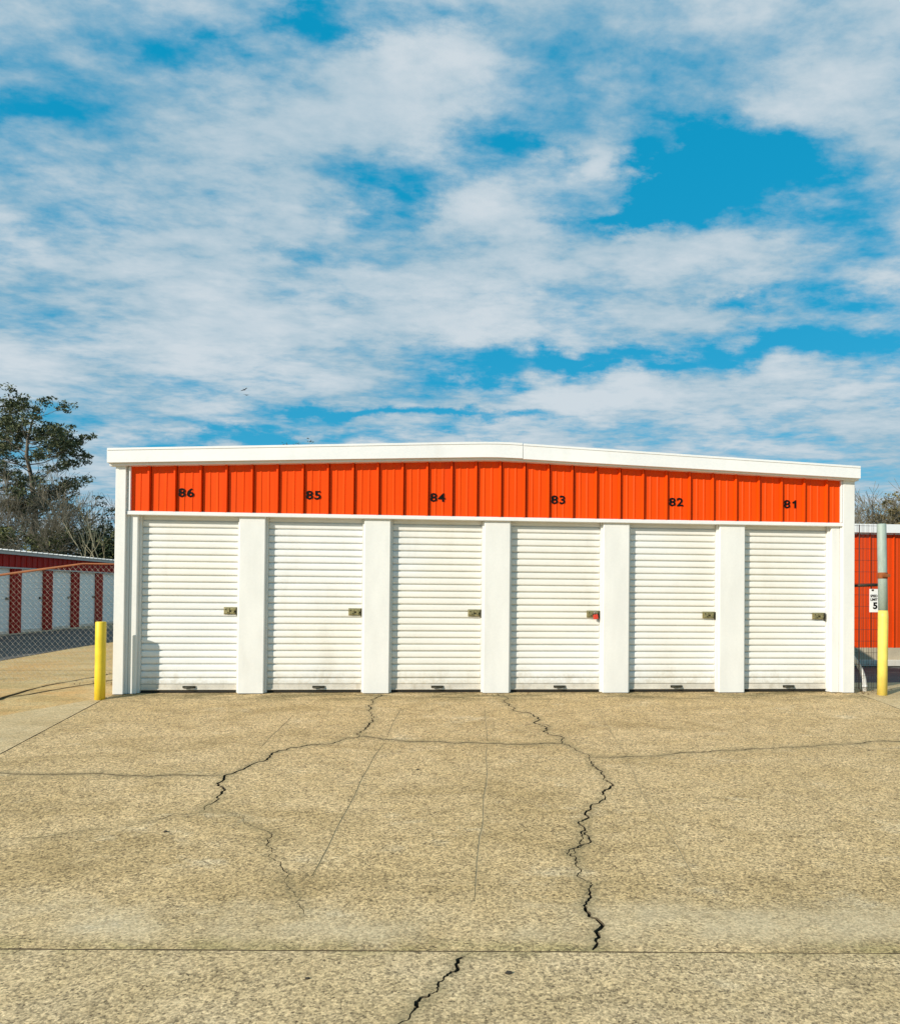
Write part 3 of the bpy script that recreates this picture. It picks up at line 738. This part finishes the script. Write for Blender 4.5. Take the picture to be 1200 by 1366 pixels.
# tall pine left of the picture and its neighbours (crown starts well above the low red building)
def pine(x, y, h, seed, label, group, width, n_limb=34, cr0=.42):
    rnd = random.Random(seed); root = empty('pine_tree', (x, y, -.1), 0, label, 'tree', group)
    t = MB(); pts = [Vector((rnd.gauss(0,.07)*i**.5, rnd.gauss(0,.07)*i**.5, h*.94*i/10)) for i in range(11)]
    t.tube(pts, [.26*(1-.085*i)+.02 for i in range(11)], 8, 0, False)
    c = MB(); f = MB()
    for j in range(n_limb):
        u = cr0+(1-cr0)*(j+rnd.random())/n_limb*.97; q = pts[min(int(u*10), 9)].lerp(pts[min(int(u*10)+1, 10)], u*10-int(u*10)) if u < .94 else pts[10]
        prof = math.sin(math.pi*min(max((u-cr0)/(1.05-cr0), .06), .97)*.82+.35)
        L = width*prof*rnd.uniform(.55,1.15); az = rnd.uniform(0, 2*math.pi)
        d = Vector((math.cos(az), math.sin(az), rnd.uniform(-.05,.55))).normalized()
        segs = []; ends = []
        grow(rnd, q, d, L*.62, .05*(1.2-u)+.018, 0, 2, segs, ends, .6, .12, (2,3), .6, .14)
        for p_, r_, l in segs: (t if l == 0 else c).tube(p_, [max(a, .008) for a in r_], 4 if l == 0 else 3, 0, False, False)
        for e, dd in ends:
            if rnd.random() < .88: leaves(f, rnd, e, rnd.uniform(.28,.56), 40, .105, .55)
    t.build('trunk', BARK, root, fix=False)
    c.raw(f.v, f.f, 1); c.build('crown', [TWIG, PINE], root, fix=False)
pine(-21.4, 40, 12.7, 3, 'tall dark green pine with clumped needles, highest of the trees at left', 'trees behind the red building', 3.9, 40)
pine(-26.6, 42, 13.0, 14, 'dark pine at the left edge, its crown cut by the picture border', 'trees behind the red building', 3.4, 34)
GRP = 'trees behind the red building'
bare_tree('bare_tree', -21.9, 37, 9.0, 21, 'bare grey tree standing before the tall dark pine', GRP, .13, 4, (4,5))
bare_tree('bare_tree', -19.0, 38, 8.6, 22, 'bare twiggy tree just right of the tall pine', GRP, .12, 4, (4,5))
bare_tree('bare_tree', -17.6, 40, 9.6, 23, 'bare grey tree with the tallest thin spire, between pine and building', GRP, .11, 4, (4,5), .5, .28)
bare_tree('bare_tree', -16.6, 42, 8.2, 24, 'bare brownish tree nearest the white building corner', GRP, .11, 4, (4,5), .55, .22)
bare_tree('bare_tree', -15.2, 44, 7.4, 25, 'bare low tree partly hidden by the white corner post', GRP, .10, 4, (4,5), .55, .22)
bare_tree('bare_tree', -23.4, 36, 7.6, 26, 'bare spreading tree at the left edge below the pine crown', GRP, .12, 4, (4,5), .75, .05)
bare_tree('bare_tree', -20.2, 34, 5.6, 27, 'small bare tree with pale curving limbs above the red roof', GRP, .09, 4, (4,5), .8, .02, PALEBARK, TWIG)
bare_tree('bare_tree', -18.3, 36, 6.6, 28, 'bare small tree with upright grey twigs over the middle red pillars', GRP, .09, 4, (4,5), .6, .18)
rnd = random.Random(5)
for x, h, l in ((-14.15, 6.0, 'thin pale sapling trunk beside the white corner post, left one of two'), (-13.75, 6.3, 'thin pale sapling trunk beside the white corner post, right one of two')):
    bare_tree('sapling', x, 32.5, h, int(-x*100), l, 'pale saplings', .055, 2, (3,4), .35, .35, PALEBARK, PALEBARK, first=.85)
# evergreen bushes between the trunks
for k, (x, y, h, w, ml, l) in enumerate(((-22.9,34.6,4.3,1.9,OLIVE,'olive bush at the left edge under the bare tree'),(-20.4,34.8,4.9,1.8,OLIVE,'olive-green bush under the tall pine'),
        (-17.9,35,5.0,1.7,OLIVE,'olive-brown bush right of the pine trunk'),(-16.4,36.5,5.0,1.5,DARKLEAF,'dark evergreen bush between bare trunks'),(-15.6,36.,5.2,1.3,DARKLEAF,'darkest green bush left of the saplings'),
        (-14.4,36,5.0,1.4,OLIVE,'bright olive bush behind the two pale saplings'))):
    rr = random.Random(60+k); root = empty('bush', (x, y, -.1), 0, l, 'bush', 'evergreen bushes behind the red building')
    t = MB(); c = MB()
    for j in range(5): t.tube([(rr.uniform(-.2,.2),rr.uniform(-.2,.2),0),(rr.uniform(-.6,.6),rr.uniform(-.6,.6),h*.45),(rr.uniform(-w,w)*.7,rr.uniform(-1,1)*.8,h*.8)], [.05,.03,.012], 4, 0, False)
    t.build('stem', BARK, root, fix=False)
    for j in range(58):
        z = h*rr.uniform(.12,.92); ww = w*(1-.5*(z/h)**2); leaves(c, rr, Vector((rr.uniform(-ww,ww), rr.uniform(-ww,ww)*.8, z)), rr.uniform(.35,.8), 62, .11, .8)
    c.build('crown', ml, root, fix=False)
# distant wood that reads as one mass
m = MB(); rr = random.Random(91)
for j in range(620):
    x = rr.uniform(-48,-11); z = rr.uniform(.2, 7.4)*rr.uniform(.45,1); leaves(m, rr, Vector((x, rr.uniform(45,52), z)), rr.uniform(.6,1.2), 34, .17, .9)
tag(m.build('thicket', DARKLEAF, fix=False), 'dark mass of undergrowth behind the trees and the red building', 'thicket', kind='stuff')
# tree tops over the roof and at the right
bare_tree('leafy_tree', -5.19, 45, 12.15, 41, 'far tree whose leafy tip just shows above the white roof', 'trees behind the buildings', .16, 3, (3,4), .5, .2, foliage=DARKLEAF, fol_n=16, fol_r=.4, fol_size=.09)
GR = 'trees right of the building'
bare_tree('bare_tree', 25.3, 25, 7.1, 51, 'bare grey-twigged tree right of the white building above the red one', GR, .12, 4, (4,5), .6, .2)
bare_tree('bare_tree', 25.2, 27, 6.6, 52, 'lower bare tree half hidden by the white corner post at right', GR, .11, 4, (4,5), .6, .2)
bare_tree('brown_tree', 26.0, 24.2, 6.3, 53, 'brown-leaved tree at the right edge above the red building', GR, .12, 3, (5,6), .75, .1, foliage=BROWNLEAF, fol_n=46, fol_r=.5, fol_size=.09, first=.5)
bare_tree('bare_tree', 28.6, 27, 7.3, 54, 'bare tree cut by the right picture border', GR, .12, 4, (4,5), .6, .2)
rr = random.Random(77); root = empty('bush', (25.0, 23.5, -.4), 0, 'dark green bush peeping over the white gutter at right', 'bush')
c = MB()
for j in range(40): leaves(c, rr, Vector((rr.uniform(-2.0,2.2), rr.uniform(-.8,.8), rr.uniform(.6,4.9))), rr.uniform(.4,.7), 34, .11, .8)
c.build('crown', OLIVE, root, fix=False); t = MB(); t.tube([(0,0,0),(.2,0,2.5),(.1,.1,4)], [.08,.05,.02], 5, 0, False); t.build('stem', BARK, root, fix=False)

# ------------------------------------------------------------------ small things
def stone(x, y, s, seed, label):
    bm = bmesh.new(); bmesh.ops.create_icosphere(bm, subdivisions=2, radius=s); rr = random.Random(seed)
    for v in bm.verts: v.co = Vector((v.co.x*1.5, v.co.y, v.co.z*.7))*rr.uniform(.75,1.2)
    me = bpy.data.meshes.new('pebble'); bm.to_mesh(me); bm.free(); me.materials.append(STONE)
    o = bpy.data.objects.new('pebble', me); col.objects.link(o); o.location = (x, y, G(x, y)+s*.45); tag(o, label, 'pebble', 'dark bits lying on the concrete')
stone(2.104,-4.352,.009,1,'dark pebble on the apron below the left crack')
stone(3.703,-3.089,.008,2,'tiny dark pebble on the apron between the two jagged cracks')
stone(4.158,-6.172,.010,3,'dark pebble in the foreground right of the near crack')
stone(3.308,-6.161,.007,4,'dark pebble in the foreground left of the near crack')

m = MB(); rr = random.Random(3)
for k in range(420):
    if k < 280: x = rr.uniform(.16,9.2); y = -.062-abs(rr.gauss(0,.045))-(rr.random() < .12)*rr.uniform(0,.5)
    elif k < 340: x = 9.33+abs(rr.gauss(0,.25)); y = rr.uniform(-.15,.35)
    else: x = -abs(rr.gauss(0,.5))-.1; y = rr.gauss(1.0,.12)
    if any(a < x < b for a, b in zip(DL, DR)) and k < 280 and rr.random() < .6: y += .12
    q = Vector((x, y, G(x,y)+.006)); a = rr.uniform(0,6.28); L_ = rr.uniform(.006,.017)*(1 if k < 280 else 1.5); u = Vector((math.cos(a),math.sin(a),rr.uniform(-.1,.4)))*L_; v = Vector((-math.sin(a),math.cos(a),rr.uniform(-.1,.3)))*L_*.45
    m.face([q-u,q+v,q+u,q-v])
tag(m.build('leaf_litter', paint('dry_leaf_litter', (.16,.085,.03), .9, .4, 60.), fix=False), 'dry leaf crumbs along the foot of the doors and the fence', 'leaf litter', kind='stuff')

def bird(x, y, z, s, bank, label):
    bm = bmesh.new(); rr = []
    m = MB()
    body = [(-.22,.012),(-.16,.045),(-.06,.070),(.06,.066),(.14,.045),(.19,.034),(.235,.030),(.26,.012)]
    m.tube([(b*s,0,0) for b, _ in body], [r*s for _, r in body], 8)
    for sg in (1,-1):       # swept wing with a bent wrist, thick at the root
        st = [(0,.0,.10,.0,.022),(.20,.02,.11,.05,.018),(.42,-.02,.10,.075,.012),(.62,-.09,.05,.06,.006)]
        for (a, xa, ca, za, ta), (b, xb, cb, zb, tb) in zip(st, st[1:]):
            q = [(xa+ca,a,za),(xb+cb,b,zb),(xb-cb,b,zb),(xa-ca,a,za)]; u = [ta, tb, tb*.3, ta*.3]
            top = [((p[0])*s, sg*p[1]*s, (p[2]+v)*s) for p, v in zip(q, u)]; bot = [((p[0])*s, sg*p[1]*s, (p[2]-v)*s) for p, v in zip(q, u)]
            m.raw(top+bot, [(0,1,2,3),(7,6,5,4),(0,4,5,1),(2,6,7,3),(1,5,6,2),(3,7,4,0)])
    m.raw([(-.18*s,.03*s,.008*s),(-.18*s,-.03*s,.008*s),(-.40*s,-.075*s,.004*s),(-.40*s,.075*s,.004*s),(-.18*s,.03*s,-.012*s),(-.18*s,-.03*s,-.012*s),(-.40*s,-.075*s,-.004*s),(-.40*s,.075*s,-.004*s)], [(0,1,2,3),(7,6,5,4),(0,4,5,1),(2,6,7,3),(1,5,6,2),(3,7,4,0)])
    o = m.build('bird', BIRDM); o.location = (x, y, z); o.rotation_euler = bank; tag(o, label, 'bird', 'birds gliding over the roof')
bird(-15.96,70,21.97,.62,(R(-22),R(4),R(72)),'black bird gliding above the roof, upper one of the pair')
bird(-15.75,70,21.43,.62,(R(10),R(-6),R(64)),'black bird gliding above the roof, lower one of the pair')

# ------------------------------------------------------------------ sky and sun
AZ, EL = R(50), R(25.5)
sdir = Vector((-math.sin(AZ)*math.cos(EL), -math.cos(AZ)*math.cos(EL), math.sin(EL)))
sun = bpy.data.lights.new('sun', 'SUN'); sun.energy = 4.7; sun.angle = R(.55); sun.color = (1., .93, .825)
so = bpy.data.objects.new('sun', sun); col.objects.link(so); so.rotation_euler = (-sdir).to_track_quat('-Z', 'Y').to_euler(); so.location = (-20,-20,20)

w = bpy.data.worlds.new('World'); scene.world = w; w.use_nodes = True
T = NT(w.node_tree); bg = w.node_tree.nodes['Background']; bg.inputs['Strength'].default_value = .1
sky = T.n('ShaderNodeTexSky', sky_type='NISHITA'); sky.sun_disc = False; sky.sun_elevation = EL; sky.sun_rotation = R(180)+AZ
sky.air_density = 1.; sky.dust_density = .4; sky.ozone_density = 2.
tc = T.n('ShaderNodeTexCoord'); D = tc.outputs['Generated']
sp = T.n('ShaderNodeSeparateXYZ'); T.L.new(D, sp.inputs[0]); dx, dy, dz = sp.outputs
az_ = T.math('DIVIDE', dx, T.math('MAXIMUM', dy, .05)); el_ = T.math('DIVIDE', dz, T.math('MAXIMUM', dy, .05))
# cloud layer coordinates: where the view ray meets a flat layer overhead
zz = T.math('ADD', T.math('MAXIMUM', dz, 0.), .10)
cb = T.n('ShaderNodeCombineXYZ'); T.put(cb.inputs[0], T.math('DIVIDE', dx, zz)); T.put(cb.inputs[1], T.math('DIVIDE', dy, zz))
L = cb.outputs[0]
n_big = T.noise(T.mapping(L, (1,1,1), (3.2,1.1,0), (0,0,R(12))), 1.0, 5, .52, .15)
n_mid = T.noise(T.mapping(L, (1,1.25,1), (1.2,5.1,2), (0,0,R(-8))), 2.7, 9, .60, .12)
n_fine = T.noise(T.mapping(L, (1.0,1.5,1), (0,0,4), (0,0,R(10))), 11., 6, .62, .1)
cov = T.math('ADD', T.math('ADD', T.math('MULTIPLY', n_big, .30), T.math('MULTIPLY', n_mid, 1.25)), T.math('MULTIPLY', n_fine, .42))
cov = T.math('ADD', cov, -.325)
# cloud thinned in the unseen sky behind the viewer, to cut fill light
cov = T.math('SUBTRACT', cov, T.ramp(dy, .25, -.35, 0, .18))
wc = T.n('ShaderNodeCombineXYZ'); T.put(wc.inputs[0], az_); T.put(wc.inputs[1], T.math('MULTIPLY', el_, 1.6))
wn = T.n('ShaderNodeTexNoise'); T.L.new(wc.outputs[0], wn.inputs['Vector']); wn.inputs['Scale'].default_value = 7.; wn.inputs['Detail'].default_value = 7; wn.inputs['Roughness'].default_value = .62
ws = T.n('ShaderNodeSeparateColor'); T.L.new(wn.outputs['Color'], ws.inputs[0])
az_ = T.math('ADD', az_, T.math('MULTIPLY', T.math('SUBTRACT', ws.outputs[0], .5), .30))
el_ = T.math('ADD', el_, T.math('MULTIPLY', T.math('SUBTRACT', ws.outputs[1], .5), .12))
cov0 = cov
def blob(a0, e0, sa, se, amp, tilt=0.):
    global cov
    ca, sa_ = math.cos(R(tilt)), math.sin(R(tilt))
    u = T.math('SUBTRACT', az_, a0); v = T.math('SUBTRACT', el_, e0)
    p = T.math('ADD', T.math('MULTIPLY', u, ca/sa), T.math('MULTIPLY', v, sa_/sa)); q = T.math('SUBTRACT', T.math('MULTIPLY', v, ca/se), T.math('MULTIPLY', u, sa_/se))
    r2 = T.math('ADD', T.math('MULTIPLY', p, p), T.math('MULTIPLY', q, q))
    cov = T.math('MULTIPLY_ADD', T.math('EXPONENT', T.math('MULTIPLY', r2, -1.)), amp, cov)
BLOBS = [(0.405, 0.600, 0.125, 0.055, -0.85, 8),
 (0.324, 0.552, 0.08, 0.030, -0.5, 20),
 (0.251, 0.507, 0.06, 0.015, -0.26, 15),
 (-0.313, 0.701, 0.095, 0.027, -0.24, 0),
 (-0.155, 0.744, 0.055, 0.032, -0.28, 0),
 (0.004, 0.768, 0.06, 0.019, -0.16, 0),
 (-0.531, 0.609, 0.06, 0.023, -0.18, 0),
 (-0.073, 0.526, 0.048, 0.058, -0.22, 0),
 (-0.511, 0.46, 0.06, 0.023, -0.2, 0),
 (-0.491, 0.398, 0.06, 0.026, -0.12, 0),
 (-0.195, 0.452, 0.075, 0.013, -0.2, -3),
 (0.117, 0.602, 0.09, 0.023, -0.17, 0),
 (0.281, 0.705, 0.08, 0.042, -0.12, 0),
 (0.18, 0.317, 0.15, 0.016, -0.4, 3),
 (0.475, 0.343, 0.19, 0.021, -0.42, 4),
 (0.442, 0.405, 0.07, 0.015, -0.36, 4),
 (0.059, 0.29, 0.08, 0.011, -0.22, 3),
 (0.594, 0.418, 0.06, 0.015, -0.2, 0),
 (-0.021, 0.24, 0.17, 0.007, -0.4, 2),
 (-0.235, 0.199, 0.13, 0.013, -0.42, 0),
 (0.059, 0.21, 0.06, 0.006, -0.2, 0),
 (0.432, 0.214, 0.2, 0.011, -0.1, 0),
 (0.627, 0.489, 0.06, 0.021, -0.08, 0),
 (-0.443, 0.23, 0.12, 0.032, -0.05, 0),
 (0.189, 0.596, 0.075, 0.034, 0.42, 0),
 (0.329, 0.62, 0.025, 0.013, 0.16, 0),
 (0.057, 0.518, 0.09, 0.037, 0.22, 10),
 (-0.182, 0.63, 0.17, 0.074, 0.14, 0),
 (-0.457, 0.574, 0.12, 0.063, 0.12, 0),
 (0.378, 0.477, 0.2, 0.032, 0.16, 10),
 (0.538, 0.743, 0.11, 0.063, 0.13, 0),
 (-0.179, 0.352, 0.22, 0.063, 0.14, 0),
 (0.274, 0.272, 0.26, 0.015, 0.12, 2),
 (0.014, 0.723, 0.09, 0.032, 0.16, 0),
 (0.13, 0.585, 0.15, 0.06, -0.26, 8), (-0.42, 0.60, 0.16, 0.07, -0.10, 0), (-0.12, 0.52, 0.20, 0.05, -0.08, 0)]
for b in BLOBS: blob(*b)
thin = T.ramp(cov, .30, .74)          # thin veil to solid cloud
blue = T.n('ShaderNodeHueSaturation'); T.L.new(sky.outputs[0], blue.inputs['Color']); blue.inputs['Hue'].default_value = .475; blue.inputs['Saturation'].default_value = 1.4; blue.inputs['Value'].default_value = 1.1
bluec = T.mix(.72, blue.outputs[0], (.0,3.3,5.9))
shade = T.ramp(T.noise(T.mapping(L, (1,1,1), (.3,.2,7)), 2.2, 7, .6, .2), .34, .66)
lit = T.math('ADD', T.math('MULTIPLY', shade, .45), T.math('MULTIPLY', T.ramp(cov, .50, 1.0), .75), clamp=True)
ccol = T.mix(lit, (2.9,4.55,5.65), (5.75,6.5,7.05))
out = T.mix(thin, bluec, ccol)
T.L.new(out, bg.inputs['Color'])

# ------------------------------------------------------------------ camera
cam = bpy.data.cameras.new('camera'); co = bpy.data.objects.new('camera', cam); col.objects.link(co); scene.camera = co
yaw, pitch, roll = -.0817, .0127, .0089
f = Vector((-math.sin(yaw)*math.cos(pitch), math.cos(yaw)*math.cos(pitch), math.sin(pitch)))
r0 = Vector((math.cos(yaw), math.sin(yaw), 0)); u0 = r0.cross(f)
r1 = r0*math.cos(roll)+u0*math.sin(roll); u1 = u0*math.cos(roll)-r0*math.sin(roll)
Mx = Matrix((( r1.x,u1.x,-f.x,3.8228),(r1.y,u1.y,-f.y,-9.3953),(r1.z,u1.z,-f.z,1.2781),(0,0,0,1)))
co.matrix_world = Mx
cam.sensor_fit = 'VERTICAL'; cam.sensor_height = 36; cam.lens = 1000/1366*36
cam.shift_x = (600-660.62)/1366; cam.shift_y = (776.35-683)/1366
cam.clip_start = .05; cam.clip_end = 3000
scene.view_settings.view_transform = 'Standard'; scene.view_settings.look = 'None'; scene.view_settings.gamma = 1
scene.view_settings.exposure = .10
scene.render.resolution_x = 899; scene.render.resolution_y = 1024
